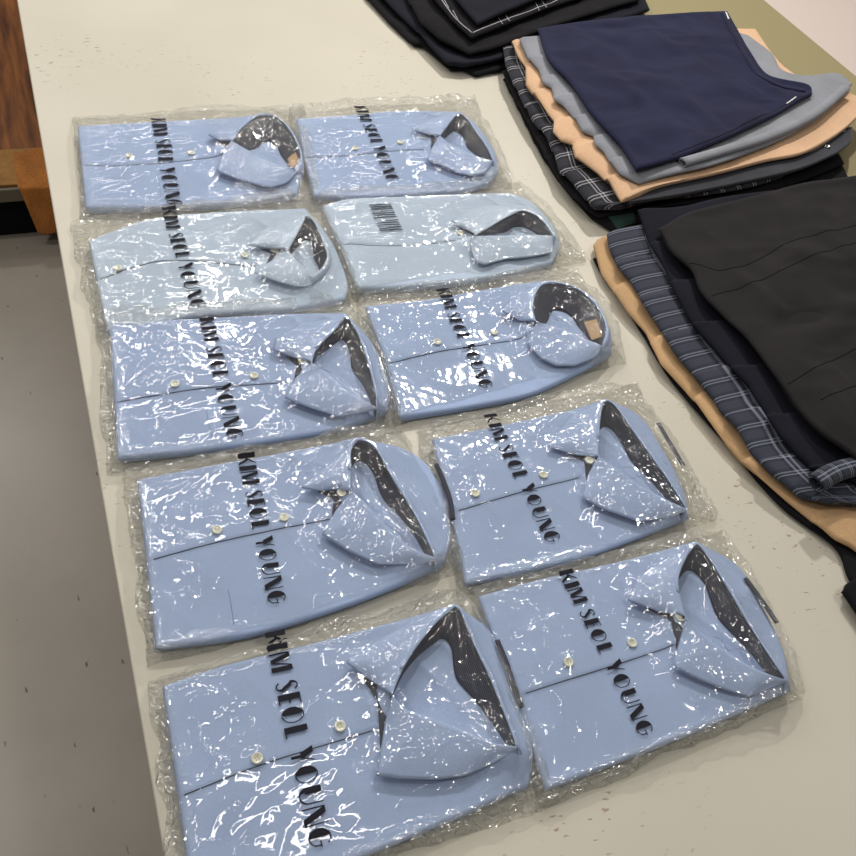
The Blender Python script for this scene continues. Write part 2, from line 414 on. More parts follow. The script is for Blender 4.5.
# ------------------------------------------------------------------ cloth slabs (folded skirts and trousers)
def slab1(name, L, B, R, T, h, th, mat, parent, amp=.0012, seed=1, nu=90, nv=90, hem=0., npl=0, rad=.0035, sm=(1, 1, 1, 1), label=None, uvrot=0, droop=0., grow=0., saw=0.):
    """a folded garment layer. L bottom->top, B left->right, R bottom->top, T left->right, traced at height h"""
    L = resample(px(L, h), nv, sm[0]); B = resample(px(B, h), nu, sm[1])
    R = resample(px(R, h), nv, sm[2]); T = resample(px(T, h), nu, sm[3])
    B[0] = L[0]; T[0] = L[-1]; B[-1] = R[0]; T[-1] = R[-1]
    if npl and saw:
        f = (np.linspace(0, 1, nv) * npl) % 1.0
        L = L.copy(); L[:, 0] += saw * (f - .5) * -1
    if grow:
        ng = Noise(seed + 31); cc_ = (L.mean(0) + R.mean(0)) / 2
        for C_ in (L, B):
            tt = np.linspace(0, 9, len(C_)); dd = C_ - cc_; dd[:, 2] = 0; dd /= np.linalg.norm(dd, axis=1)[:, None]
            C_ += dd * (ng(tt, tt * 0 + 3) * grow)[:, None]
        B[0] = L[0]; T[0] = L[-1]; B[-1] = R[0]
    P = coons(B, R, T, L)
    n1, n2, n3 = Noise(seed), Noise(seed + 7), Noise(seed + 13)
    x, y = P[..., 0], P[..., 1]
    lu = np.linalg.norm(B[-1] - B[0]) ; lv = np.linalg.norm(L[-1] - L[0])
    u = np.linspace(0, 1, nu)[:, None] * np.ones((1, nv)); v = np.ones((nu, 1)) * np.linspace(0, 1, nv)[None]
    e = np.minimum(np.minimum(u, 1 - u) * lu, np.minimum(v, 1 - v) * lv)
    wx = x + .02 * n3(x * 14, y * 14); wy = y + .02 * n3(y * 13 + 9, x * 13)
    wr = n1(wx * 9 + 3, wy * 24) * 1.0 + n2(wx * 30, wy * 11) * .55 + (1 - np.abs(n2(wx * 16 + 5, wy * 30 + 2))) * .5 - .5
    z = wr * amp * np.clip(e / .02, 0.2, 1)
    k = np.clip(e / rad, 0, 1)
    z -= (1 - np.sqrt(1 - (1 - k) ** 2)) * min(rad, th * .8) * .8
    if npl:                                     # knife pleats: each stands over the next along the hem
        f = (v * npl) % 1.0
        dec = np.exp(-u * lu / .045)
        z -= hem * (1 - f) * dec
        P[..., 0] -= 0.0
    if droop: z -= droop * np.exp(-u * lu / .03)
    P[..., 2] = TZ + h + z
    P[..., 2] = np.maximum(P[..., 2], TZ + .002)
    ri = ring_idx(nu, nv)
    V = P.reshape(-1, 3); c = V.mean(0)
    bot = V[ri].copy(); d = c - bot; d[:, 2] = 0
    d /= np.linalg.norm(d, axis=1)[:, None] + 1e-9
    bot += d * min(.004, th * .4); bot[:, 2] = np.maximum(V[ri][:, 2] - th, TZ + .0004)
    mid = V[ri].copy() - d * .0008; mid[:, 2] = .5 * (V[ri][:, 2] + bot[:, 2])
    n0 = len(V); r = len(ri)
    F_ = grid_faces(nu, nv)
    for i in range(r):
        a, b_ = ri[i], ri[(i + 1) % r]; m0, m1 = n0 + i, n0 + (i + 1) % r
        F_ += [(b_, a, m0, m1), (m1, m0, m0 + r, m1 + r)]
    F_.append([n0 + r + i for i in range(r)][::-1])
    uu = np.concatenate([np.stack([(u * lu), (v * lv)], -1).reshape(-1, 2), np.stack([u * lu, v * lv], -1).reshape(-1, 2)[ri], np.stack([u * lu, v * lv], -1).reshape(-1, 2)[ri] + .004])
    o = mk(name, np.vstack([V, mid, bot]), F_, mat, parent, True, label, uvs=uu)
    fix_normals(o)
    return o, P

def slab(name, L, B, R, T, h, th, mat, parent, seed=1, **k):
    """a flat garment: its front and back panels one on the other"""
    t = th * .44
    kb = dict(k); kb['amp'] = .0004; kb['nu'] = 60
    slab1('back_panel', L, B, R, T, h - th * .54, t, mat, parent, seed=seed + 50, grow=.0035, **kb)
    return slab1('front_panel', L, B, R, T, h, t, mat, parent, seed=seed, **k)

def strip(name, pts, width, lift, mat, parent, surf=None, thick=.0012, label=None):
    """a thin band following a traced line (3-D points), laid on what is under it"""
    p = resample(np.asarray(pts), max(8, int(np.sum(np.linalg.norm(np.diff(np.asarray(pts), axis=0), axis=1)) / .004)), True)
    t = np.gradient(p, axis=0); t /= np.linalg.norm(t, axis=1)[:, None] + 1e-9
    n = np.stack([-t[:, 1], t[:, 0], 0 * t[:, 0]], 1)
    V = []
    for q, nn in zip(p, n):
        for s in (-.5, .5):
            a = q + nn * width * s
            if surf: a = np.array([a[0], a[1], surf(a[0], a[1], a[2])])
            V.append(a + [0, 0, lift])
        for s in (.5, -.5):
            a = q + nn * width * s
            if surf: a = np.array([a[0], a[1], surf(a[0], a[1], a[2])])
            V.append(a + [0, 0, lift - thick])
    F_ = []
    for i in range(len(p) - 1):
        for k in range(4):
            F_.append((i * 4 + k, i * 4 + (k + 1) % 4, i * 4 + 4 + (k + 1) % 4, i * 4 + 4 + k))
    F_ += [(3, 2, 1, 0), tuple(len(V) - 4 + k for k in range(4))]
    o = mk(name, V, F_, mat, parent, True, label); fix_normals(o); return o

def sampler(*objs):
    trees = []
    for o in objs:
        me = o.data; off = Vector(parent_world(o))
        trees.append(BVHTree.FromPolygons([v.co + off for v in me.vertices], [tuple(p.vertices) for p in me.polygons]))
    def f(x, y, default=TZ):
        best = None
        for t in trees:
            h = t.ray_cast(Vector((x, y, TZ + .5)), Vector((0, 0, -1)))
            if h[0] is not None and (best is None or h[0].z > best): best = h[0].z
        return default if best is None else best
    return f

def disc(name, c, r, h, mat, parent, holes=None, seg=24):
    """a small sewn button with a rim and holes"""
    prof = [(0, h * .55), (r * .62, h * .55), (r * .74, h), (r * .92, h), (r, h * .6), (r * .96, 0), (0, 0)]
    V = []; F_ = []
    for q, (rr, z) in enumerate(prof):
        for k in range(seg):
            a = 2 * math.pi * k / seg; V.append((c[0] + rr * math.cos(a), c[1] + rr * math.sin(a), c[2] + z))
    for q in range(len(prof) - 1):
        for k in range(seg):
            F_.append((q * seg + k, q * seg + (k + 1) % seg, (q + 1) * seg + (k + 1) % seg, (q + 1) * seg + k))
    n_btn = len(F_)
    if holes:
        for k in range(4):
            a = math.pi / 4 + k * math.pi / 2 + .2; hx, hy = c[0] + .3 * r * math.cos(a), c[1] + .3 * r * math.sin(a)
            s = len(V); V += [(hx + r * .11 * math.cos(t), hy + r * .11 * math.sin(t), c[2] + h * .62) for t in np.linspace(0, 2 * math.pi, 7)[:-1]]
            F_.append(tuple(range(s, s + 6)))
    o = mk(name, V, F_, [mat, M_hole], parent)
    if holes:
        for p in list(o.data.polygons)[n_btn:]: p.material_index = 1
    return o

def roll(name, pts, r, mat, parent, wraps=1.35):
    p = resample(np.array(pts), 30, True); V = []; n = 22; U = []
    for i, q in enumerate(p):
        t = p[min(i + 1, 29)] - p[max(i - 1, 0)]; t /= np.linalg.norm(t); s = np.cross([0, 0, 1], t)
        for k in range(n):
            a = k / (n - 1) * 2 * math.pi * wraps; rr = r * (1 - .35 * k / n)
            V.append(q + s * rr * 1.5 * math.cos(a) + np.array([0, 0, 1]) * rr * math.sin(a)); U.append((i * .006, k * .004))
    o = mk(name, V, grid_faces(30, n), mat, parent, uvs=U)
    m = o.modifiers.new('thick', 'SOLIDIFY'); m.thickness = .0012
    return o

# ---- middle stack: navy skirt on top
GM = 'folded skirts in the middle stack'
def garment(name, px0, label, cat, group):
    p = at(*px0, 0); return thing(name, (p[0], p[1], TZ), label, cat, group)

g = garment('folded_skirt', (700, 130), 'black skirt with a green checked corner at the very bottom of the middle stack', 'skirt', GM)
bo, _ = slab('body', [(622, 232), (603, 222), (585, 207), (560, 178), (540, 148), (520, 108), (504, 76)], [(622, 232), (700, 215), (780, 200), (850, 178)], [(850, 178), (820, 120), (770, 60)], [(504, 76), (600, 60), (700, 50), (770, 60)], .012, .011, M_black, g, seed=3, hem=.003, npl=9)
p4 = px([(606, 213), (632, 208), (636, 222), (618, 228)], .0135)
mk('checked_patch', np.vstack([p4, p4 - [0, 0, .004]]), [(0, 1, 2, 3), (7, 6, 5, 4), (0, 4, 5, 1), (1, 5, 6, 2), (2, 6, 7, 3), (3, 7, 4, 0)], M_green, g, False, 'dark green checked corner')
g = garment('folded_skirt', (700, 130), 'black plaid skirt second from the bottom of the middle stack', 'skirt', GM)
slab('body', [(600, 213), (585, 203), (565, 183), (548, 155), (530, 120), (516, 95), (503, 68)], [(600, 213), (640, 207), (700, 200), (780, 186), (845, 162)], [(845, 162), (820, 120), (770, 60)], [(503, 68), (600, 55), (700, 50), (770, 60)], .026, .013, M_black, g, seed=4, hem=.004, npl=8)
g = garment('folded_skirt', (700, 130), 'black and white plaid pleated skirt under the beige one in the middle stack', 'skirt', GM)
bo, _ = slab('body', [(622, 204), (596, 205), (573, 178), (561, 167), (556, 152), (549, 135), (536, 118), (524, 98), (508, 66), (504, 44)], [(622, 204), (660, 196), (700, 193), (760, 182), (820, 158), (850, 141)], [(850, 141), (820, 100), (770, 50)], [(504, 44), (600, 40), (700, 40), (770, 50)], .042, .014, M_plaid, g, seed=5, hem=.005, npl=8, sm=(0, 1, 1, 1))
S = sampler(bo)
g2 = garment('folded_trousers', (700, 150), 'dark grey woollen trousers with metal snaps between plaid and beige skirts', 'trousers', GM)
bw, _ = slab('body', [(628, 202), (640, 190), (640, 180)], [(628, 202), (680, 194), (740, 182), (800, 168), (838, 152)], [(838, 152), (852, 140), (853, 126)], [(640, 180), (700, 165), (780, 140), (853, 126)], .0505, .008, M_wool, g2, seed=6, amp=.001)
Sw = sampler(bw)
for q in ((827, 147), (843, 131)):
    c = at(*q, .0505); c[2] = Sw(c[0], c[1], TZ + .05) - .0005
    disc('snap', c, .006, .003, M_silver, g2)
g = garment('folded_skirt', (700, 120), 'beige skirt with ruffled pleated hem below the grey one in the middle stack', 'skirt', GM)
slab('body', [(637, 192), (623, 197), (612, 179), (600, 168), (588, 160), (577, 153), (574, 139), (563, 136), (555, 128), (556, 116), (549, 108), (539, 94), (528, 80), (527, 62), (519, 52), (513, 38)],
     [(637, 192), (660, 184), (712, 173), (764, 160), (800, 153), (827, 140), (846, 127), (862, 112)], [(862, 112), (860, 97), (835, 86), (800, 76), (776, 56), (757, 29)], [(513, 38), (600, 33), (700, 28), (757, 28)], .062, .010, M_beige, g, seed=8, hem=.008, npl=6, saw=.003, sm=(0, 1, 1, 1), nv=120)
g = garment('folded_skirt', (700, 110), 'grey skirt with pleated hem directly under the navy skirt', 'skirt', GM)
slab('body', [(640, 178), (622, 170), (612, 158), (605, 147), (597, 141), (595, 131), (584, 127), (578, 116), (564, 101), (556, 97), (553, 84), (545, 80), (540, 66), (529, 54), (521, 36)],
     [(640, 178), (675, 171), (720, 161), (785, 136), (827, 110), (853, 83)], [(853, 83), (838, 72), (806, 75), (782, 68), (772, 52), (750, 35)], [(521, 36), (600, 30), (700, 25), (750, 35)], .075, .009, M_grey, g, seed=9, hem=.008, npl=7, saw=.006, sm=(0, 1, 1, 1), nv=120)
roll('rolled_hem', [at(*q, .079) for q in ((682, 163), (720, 152), (765, 138), (812, 116), (846, 88))], .0065, M_grey, g)
g = garment('folded_skirt', (690, 90), 'navy blue skirt lying on top of the middle stack', 'skirt', GM)
bo, _ = slab('body', [(637, 168), (622, 144), (608, 129), (588, 106), (571, 81), (549, 57), (539, 27)],
     [(637, 168), (676, 157), (719, 140), (765, 119), (813, 92)], [(813, 92), (808, 83), (770, 74), (751, 50), (738, 28), (728, 11)], [(539, 27), (580, 21), (640, 15), (700, 11), (728, 11)], .088, .011, M_navy, g, seed=10, amp=.0060, nu=120, nv=120, rad=.004)
S = sampler(bo)
strip('waistband', [at(*q, .089) for q in ((806, 88), (768, 79), (746, 54), (733, 32), (722, 14))], .013, .0016, M_navy, g, S, .003)
strip('hem_piping', [at(*q, .089) for q in ((672, 154), (719, 136), (763, 115), (790, 101))], .002, .0006, M_dnavy, g, S)
strip('size_label', [at(*q, .089) for q in ((725, 15), (728, 21))], .004, .0034, M_white, g, S, label='small white size label')
strip('care_label', [at(*q, .089) for q in ((787, 103), (796, 97))], .0025, .002, M_white, g, S, label='small white label')


GR = 'folded garments in the right stack'
g = garment('folded_trousers', (860, 590), 'black garment corner lying on the table at the right edge below the stack', 'trousers', GR)
slab('body', [(900, 660), (872, 628), (845, 590)], [(900, 660), (1000, 650)], [(1000, 650), (1000, 560)], [(845, 590), (856, 578), (920, 560), (1000, 560)], .02, .018, M_black, g, seed=12, nu=40, nv=40)
g = garment('folded_trousers', (800, 400), 'black trousers at the bottom of the right stack', 'trousers', GR)
slab('body', [(890, 618), (853, 581), (836, 545), (781, 503), (720, 434), (690, 400), (664, 367), (635, 318), (607, 280), (594, 257)], [(890, 618), (1000, 640)], [(1000, 640), (1000, 200)], [(594, 257), (640, 240), (800, 210), (1000, 200)], .010, .009, M_black, g, seed=13)
g = garment('folded_skirt', (800, 400), 'tan pleated skirt near the bottom of the right stack', 'skirt', GR)
slab('body', [(900, 575), (853, 543), (838, 536), (823, 523), (790, 497), (748, 461), (730, 441), (718, 425), (700, 400), (686, 384), (664, 361), (648, 328), (630, 308), (615, 286), (604, 270), (596, 241)], [(900, 575), (1000, 600)], [(1000, 600), (1000, 200)], [(596, 241), (612, 232), (700, 215), (1000, 200)], .024, .011, M_tan, g, seed=14, hem=.008, npl=6, saw=.006, sm=(0, 1, 1, 1), nv=120)
g = garment('folded_skirt', (800, 400), 'blue-grey plaid pleated skirt on the tan one in the right stack', 'skirt', GR)
bo, _ = slab('body', [(870, 500), (830, 500), (803, 492), (777, 471), (754, 448), (741, 425), (722, 405), (716, 394), (699, 373), (677, 348), (661, 322), (645, 298), (633, 277), (622, 264), (611, 243), (610, 229)], [(870, 500), (1000, 560)], [(1000, 560), (1000, 190)], [(610, 229), (640, 223), (700, 215), (1000, 190)], .040, .013, M_plaid2, g, seed=15, hem=.009, npl=8, saw=.008, sm=(0, 1, 1, 1), nv=120)
# rolled plaid cuff sticking out at the right edge
c0 = [at(*q, .055) for q in ((816, 484), (835, 473), (860, 466), (900, 458))]
roll('rolled_hem', c0, .009, M_plaid2, g)
g = garment('folded_skirt', (800, 380), 'dark navy pleated skirt just under the charcoal trousers in the right stack', 'skirt', GR)
slab('body', [(880, 490), (836, 468), (817, 466), (800, 450), (784, 432), (756, 389), (753, 383), (728, 357), (721, 349), (698, 323), (691, 313), (672, 276), (665, 259), (650, 236), (641, 206)], [(880, 490), (1000, 540)], [(1000, 540), (1000, 175)], [(641, 206), (686, 204), (760, 190), (1000, 165)], .054, .012, M_dnavy, g, seed=16, hem=.010, npl=7, saw=.010, sm=(0, 1, 1, 1), nv=140)
g = garment('folded_trousers', (820, 350), 'charcoal trousers spread on top of the right stack', 'trousers', GR)
bo, _ = slab('body', [(890, 485), (856, 455), (823, 432), (800, 408), (784, 384), (767, 361), (748, 336), (722, 310), (703, 290), (693, 268), (673, 249), (661, 227)], [(890, 485), (1000, 530)], [(1000, 530), (1000, 165)], [(661, 227), (686, 212), (719, 203), (760, 193), (806, 181), (856, 174), (1000, 150)], .070, .013, M_char, g, seed=17, amp=.0070, nu=130, nv=120, rad=.004)
S = sampler(bo)
for ln in ([(690, 262), (722, 268), (757, 258), (800, 238), (862, 224)], [(712, 295), (750, 283), (800, 262), (862, 240)], [(788, 384), (820, 366), (862, 345)], [(819, 402), (862, 383)]):
    strip('seam', [at(*q, .071) for q in ln], .0016, .0005, M_black, g, S)

# ---- far stack at the top edge
GF = 'folded dark garments in the far stack'
g = garment('folded_trousers', (500, 20), 'black trousers at the bottom of the far stack', 'trousers', GF)
slab('body', [(477, 72), (464, 66), (451, 66), (423, 43), (414, 42), (390, 20), (362, -10), (340, -45)], [(477, 72), (505, 66), (560, 50), (640, 20)], [(640, 20), (620, -60)], [(340, -45), (450, -60), (620, -60)], .014, .013, M_black, g, seed=20, amp=.0035, hem=.003, npl=3, sm=(0, 1, 1, 1))
g = garment('folded_trousers', (500, 20), 'black trousers second from the bottom of the far stack', 'trousers', GF)
slab('body', [(466, 62), (448, 60), (430, 42), (418, 28), (398, 10), (376, -12), (356, -45)], [(466, 62), (500, 56), (560, 38), (650, 8)], [(650, 8), (620, -60)], [(356, -45), (450, -60), (620, -60)], .030, .013, M_dnavy, g, seed=21, amp=.0035, hem=.004, npl=3, sm=(0, 1, 1, 1))
g = garment('folded_trousers', (500, 20), 'black cotton trousers in the middle of the far stack', 'trousers', GF)
slab('body', [(470, 50), (440, 36), (421, 20), (417, 12), (404, -12), (390, -45)], [(470, 50), (500, 44), (560, 22), (640, -2)], [(640, -2), (620, -60)], [(390, -45), (450, -60), (620, -60)], .044, .012, M_black, g, seed=22, amp=.0035, hem=.004, npl=2, sm=(0, 1, 1, 1))
g = garment('folded_skirt', (500, 20), 'black skirt edged with a thin white plaid line in the far stack', 'skirt', GF)
bo, _ = slab('body', [(472, 36), (452, 18), (432, -6), (415, -40)], [(472, 36), (500, 25), (548, 6), (600, -10)], [(600, -10), (600, -60)], [(415, -40), (500, -60), (600, -60)], .058, .012, M_black, g, seed=23, amp=.0035, sm=(0, 0, 0, 0))
S = sampler(bo)
strip('white_stripe', [at(*q, .059) for q in ((438, -6), (454, 16), (472, 32))], .0019, .0008, M_stripe, g, S, label='thin white woven stripe')
strip('white_stripe', [at(*q, .059) for q in ((473, 32), (505, 19), (548, 3), (560, -2))], .0017, .0008, M_stripe, g, S, label='thin white woven stripe')
for q in ((500, 21), (507, 18), (537, 7), (544, 4), (455, 16), (446, 5)):
    strip('cross_stripe', [at(q[0] - 2, q[1] - 6, .059), at(q[0] + 3, q[1] + 3, .059)], .0012, .0009, M_stripe, g, S)
g = garment('folded_trousers', (520, 0), 'dark navy garment on top of the far stack', 'trousers', GF)
slab('body', [(478, 22), (465, 8), (448, -12), (435, -45)], [(478, 22), (500, 12), (540, -4), (580, -20)], [(580, -20), (590, -60)], [(435, -45), (500, -60), (590, -60)], .072, .012, M_dnavy, g, seed=24, amp=.0035, sm=(0, 1, 1, 1))

# ------------------------------------------------------------------ brown bench with orange felt, left of the table on the floor
bz = .16
b0 = floor_at(0, 188, bz); b1 = floor_at(64, 160, bz)
be = thing('wooden_bench', (b0[0], b0[1] + .5, 0), 'low brown wooden bench with dark planks left of the table', 'bench')
x1 = b1[0]
for k in range(5):
    box('plank', (x1 - .17 * (k + 1) + .004, b0[1], bz - .03), (x1 - .17 * k, b0[1] + 2.2, bz), M_wood, be, .003)
box('front_board', (x1 - .85, b0[1] + .0005, bz), (x1 - .0, floor_at(5, 152, bz)[1], bz + .008), M_tanwood, be, .002)
box('front_rail', (x1 - .85, b0[1] - .012, bz - .035), (x1, b0[1] - .0005, bz + .001), M_darkmetal, be, .002)
box('under_bench_shade', (x1 - .84, b0[1] + .02, 0.001), (x1 - .01, b0[1] + .04, bz - .036), M_black, be, .002)  # added black board standing in for the shade under the bench
for x in (x1 - .8, x1 - .06):
    for y in (b0[1] + .08, b0[1] + 2.1):
        box('leg', (x - .025, y - .025, 0), (x + .025, y + .025, bz - .03), M_wood, be, .003)

def felt():
    zt = bz + .012
    a = floor_at(16, 150, zt); b_ = floor_at(60, 150, zt); c = floor_at(60, 200, zt - .02); d = floor_at(20, 186, zt)
    nu, nv = 30, 50; V = []; n = Noise(77)
    xl, xr = floor_at(18, 187, zt)[0], x1 + .03; y0 = b0[1] - .022; yl = floor_at(20, 152, zt)[1]; top = yl - y0; hang = .13
    for i in range(nu):
        for j in range(nv):
            u, v = i / (nu - 1), j / (nv - 1)
            x = xl + (xr - xl) * u + .05 * max(0, v - .5) * (1 - u); s = v * (top + hang)
            if s < top: y, z = yl - s, zt
            else: y, z = y0 - .02 * math.sin((s - top) * 9), zt - (s - top)
            z += float(n(np.array(x * 30), np.array(s * 22))) * .006; y += float(n(np.array(x * 25 + 7), np.array(s * 9))) * .008
            V.append((x, y, z))
    f = grid_faces(nu, nv)
    o = mk('felt_cloth', V, f, M_orange); fix_normals(o)
    m = o.modifiers.new('thick', 'SOLIDIFY'); m.thickness = .006
    props(o, 'rough orange felt cloth hanging over the corner of the brown bench', 'cloth')
felt()

# ------------------------------------------------------------------ glyphs of the print, cap height 1
def st(p, q, wd, n=5):
    """a bar from p to q, wd wide along x"""
    a = np.linspace(0, 1, n)[:, None]; c = np.array(p) + (np.array(q) - np.array(p)) * a
    return np.stack([c - [wd / 2, 0], c + [wd / 2, 0]], 1)
def hb(p, q, wd, n=4):
    a = np.linspace(0, 1, n)[:, None]; c = np.array(p) + (np.array(q) - np.array(p)) * a
    return np.stack([c - [0, wd / 2], c + [0, wd / 2]], 1)
def arc(cx, cy, rx, ry, a0, a1, w0, w1, n=12):
    t = np.radians(np.linspace(a0, a1, n)); ww = np.linspace(w0, w1, n)
    o = np.stack([cx + rx * np.cos(t), cy + ry * np.sin(t)], 1); i = np.stack([cx + (rx - ww) * np.cos(t), cy + (ry - .06) * np.sin(t)], 1)
    return np.stack([o, i], 1)
def cres(cx, rx, wd):
    t = np.radians(np.linspace(92, 268, 14))
    o = np.stack([cx + rx * np.cos(t), .5 + .5 * np.sin(t)], 1); i = np.stack([np.full(14, cx - .02) * 1.0, .5 + .47 * np.sin(t)], 1)
    return np.stack([o, i], 1)
GL = {
 'K': (.78, [st((.16, 0), (.16, 1), .30), st((.30, .42), (.66, 1), .11), st((.40, .56), (.70, 0), .16)]),
 'I': (.40, [st((.17, 0), (.17, 1), .30)]),
 'M': (1.02, [st((.05, 0), (.05, 1), .08), st((.17, 1), (.42, .05), .22), st((.46, .05), (.72, 1), .08), st((.84, 0), (.84, 1), .24)]),
 'S': (.62, [arc(.28, .74, .25, .26, 20, 200, .06, .16), st((.16, .72), (.42, .30), .20), arc(.28, .26, .25, .26, 20, -160, .16, .06)]),
 'E': (.62, [st((.16, 0), (.16, 1), .30), hb((.3, .965), (.55, .965), .06), hb((.3, .5), (.5, .5), .06), hb((.3, .035), (.55, .035), .06)]),
 'O': (.92, [cres(.42, .40, 0), arc(.42, .5, .40, .5, 92, -92, .05, .05, 16)]),
 'L': (.60, [st((.16, 0), (.16, 1), .30), hb((.3, .035), (.56, .035), .06)]),
 'Y': (.80, [st((.17, 1), (.42, .42), .30), st((.70, 1), (.48, .42), .06), st((.42, 0), (.42, .44), .14)]),
 'U': (.84, [st((.17, .3), (.17, 1), .30), arc(.40, .36, .38, .36, 180, 360, .22, .06), st((.75, .34), (.75, 1), .06)]),
 'N': (.88, [st((.07, 0), (.07, 1), .06), st((.20, 1), (.64, 0), .30), st((.78, 0), (.78, 1), .06)]),
 'G': (.92, [cres(.42, .40, 0), arc(.42, .5, .40, .5, 92, 40, .05, .05, 6), arc(.42, .5, .40, .5, -92, -30, .05, .05, 6), st((.74, .18), (.74, .5), .06), hb((.5, .5), (.84, .5), .06)]),
}
def text_strips(s):
    x = 0; out = []
    for ch in s:
        if ch == ' ': x += .42; continue
        wd, parts = GL[ch]
        for p in parts: out.append(p + [x, 0])
        x += wd + .06
    return out, x

# ------------------------------------------------------------------ shirts
HB = .016                                       # thickness of a folded shirt
HR = .036                                       # top of the standing collar

def loft(name, A, Bc, mat, parent, nm=10, bulge=0., thick=.0014, zfun=None, label=None):
    """cloth between two curves"""
    n = len(A); V = []; v = np.linspace(0, 1, nm)
    P = A[:, None] * (1 - v[None, :, None]) + Bc[:, None] * v[None, :, None]
    P[..., 2] += bulge * np.sin(np.pi * v)[None, :]
    if zfun is not None: P = zfun(P)
    o = mk(name, P.reshape(-1, 3), grid_faces(n, nm), mat, parent, label=label)
    m = o.modifiers.new('thick', 'SOLIDIFY'); m.thickness = thick; m.offset = 0
    return o

def tri_wave(t):
    return np.abs((t % 1.0) * 2 - 1)

def make_shirt(k, S):
    rs = np.random.RandomState(100 + k)
    mat = M_pale if S.get('pale') else M_blue
    top = px(S['top'], HB); bot = px(S['bot'], HB); rt = px(S['right'], HB)
    c = px(S['top'] + S['bot'], 0).mean(0)
    shirt = thing('folded_shirt', (c[0], c[1], TZ), S['label'], 'shirt', 'folded light blue shirts in clear bags')
    nu, nv = 130, 90
    T = resample(top, nu, True); Bc = resample(bot, nu, True)
    L = resample(px(S['left'], HB) if 'left' in S else np.array([bot[0], top[0]]), nv, True)
    R = resample(np.vstack([bot[-1:], rt, top[-1:]]), nv, True)
    L[0] = Bc[0]; L[-1] = T[0]; R[0] = Bc[-1]; R[-1] = T[-1]
    P = coons(Bc, R, T, L)
    u = np.linspace(0, 1, nu)[:, None] * np.ones((1, nv)); v = np.ones((nu, 1)) * np.linspace(0, 1, nv)[None]
    lu = np.linalg.norm(Bc[-1] - Bc[0]); lv = np.linalg.norm(L[-1] - L[0])
    e = np.minimum(np.minimum(u, 1 - u) * lu, np.minimum(v, 1 - v) * lv)
    kk = np.clip(e / .005, 0, 1)
    x, y = P[..., 0], P[..., 1]
    n1, n2, n3 = Noise(k * 3 + 1), Noise(k * 3 + 2), Noise(k * 3 + 3)
    z = HB * (.76 + .24 * np.sqrt(1 - (1 - kk) ** 2))
    wr = n1(x * 22, y * 30) * .0010 + n2(x * 9, y * 9) * .0016
    fold = (1 - np.abs(n3((x + y * .5) * 26, (y - x * .4) * 9))) ** 3 * .0038 * np.clip((u - .45) * 3, 0.12, 1)
    z += (wr + fold) * np.clip(e / .015, 0, 1)
    # ring of the collar
    ring = px(S['ring'], HR); ringB = px(S['ringlow'], HR)
    poly = np.vstack([ring, ringB[::-1][1:-1]]) if len(ringB) > 2 else ring
    cen = poly.mean(0)
    dr = dist_poly(P, np.vstack([poly, poly[:1]])); ins = inside(P, poly)
    z += np.where(ins, 0, .012 * np.exp(-(dr / .020) ** 2)) * np.clip(e / .01, 0, 1)
    z = np.where(ins, z - .004 * np.clip(dr / .010, 0, 1), z)
    # placket: overlapping front edge, a small step along the traced line
    pl = px(S['placket'], HB)
    side = np.interp(x, pl[:, 0], pl[:, 1]); up = 1 / (1 + np.exp(-(y - side) / .0006))
    infront = (x < pl[-1, 0] + .004)
    z += np.where(infront, .0022 * up * np.exp(-np.clip(y - side, 0, 9) / .035), 0) * np.clip(e / .006, 0, 1)
    P[..., 2] = TZ + z
    ri = ring_idx(nu, nv); V = P.reshape(-1, 3); cc = V.mean(0)
    d = cc - V[ri]; d[:, 2] = 0; d /= np.linalg.norm(d, axis=1)[:, None]
    m1 = V[ri] + d * .0050; m1[:, 2] = TZ + HB * .48
    m2 = V[ri] + d * .0030; m2[:, 2] = TZ + HB * .30
    m3 = V[ri] + d * .0070; m3[:, 2] = TZ + .0016
    n0 = len(V); r = len(ri); F_ = grid_faces(nu, nv)
    for i in range(r):
        j = (i + 1) % r
        F_ += [(ri[j], ri[i], n0 + i, n0 + j), (n0 + j, n0 + i, n0 + r + i, n0 + r + j), (n0 + r + j, n0 + r + i, n0 + 2 * r + i, n0 + 2 * r + j)]
    F_.append([n0 + 2 * r + i for i in range(r)][::-1])
    body = mk('shirt_front', np.vstack([V, m1, m2, m3]), F_, mat, shirt); fix_normals(body)
    SB = sampler(body)
    strip('placket_seam', [at(*q, HB + .001) for q in S['placket']], .0007, .0003, M_dnavy, shirt, SB, .0006)
    if 'pocket' in S:
        strip('pocket_seam', [at(*q, HB) for q in S['pocket']], .0007, .0002, plain_seam, shirt, SB, .0005)
    # standing collar: inner face dark woven check, outside blue
    n = 40
    Rg = resample(ring, n, True); t = np.linspace(0, 1, n)
    dm = S.get('open', .026)
    toc = cen - Rg; toc[:, 2] = 0; dl = np.linalg.norm(toc, axis=1)
    ta = S['apex'] / (len(ring) - 1); rnd = dm > .04
    prof = np.where(t < ta, (t / ta) ** 2.6, (1 - (t - ta) / (1 - ta)) ** .55) if not rnd else np.sin(np.pi * t ** .9) ** .5
    sh = np.minimum(dm * prof, dl * .6)
    base = Rg + toc / dl[:, None] * sh[:, None]
    for _ in range(6): base[1:-1] = .25 * base[:-2] + .5 * base[1:-1] + .25 * base[2:]
    for i in range(n): base[i, 2] = SB(base[i, 0], base[i, 1], TZ + HB) + .0008
    loft('collar_lining', Rg - [0, 0, .0008], base, M_check, shirt, 8, -.002, .0008, label='dark woven check lining inside the collar')
    Rl = resample(ringB, n, True)                # throat -> low right
    bl = Rl.copy()
    for i in range(n): bl[i, 2] = SB(bl[i, 0], bl[i, 1], TZ + HB) - .001
    # leaves
    A0 = S['apex']                               # index into ring where the upper leaf ends
    up_in = resample(ring[:A0 + 1], n, True); lo_in = Rl
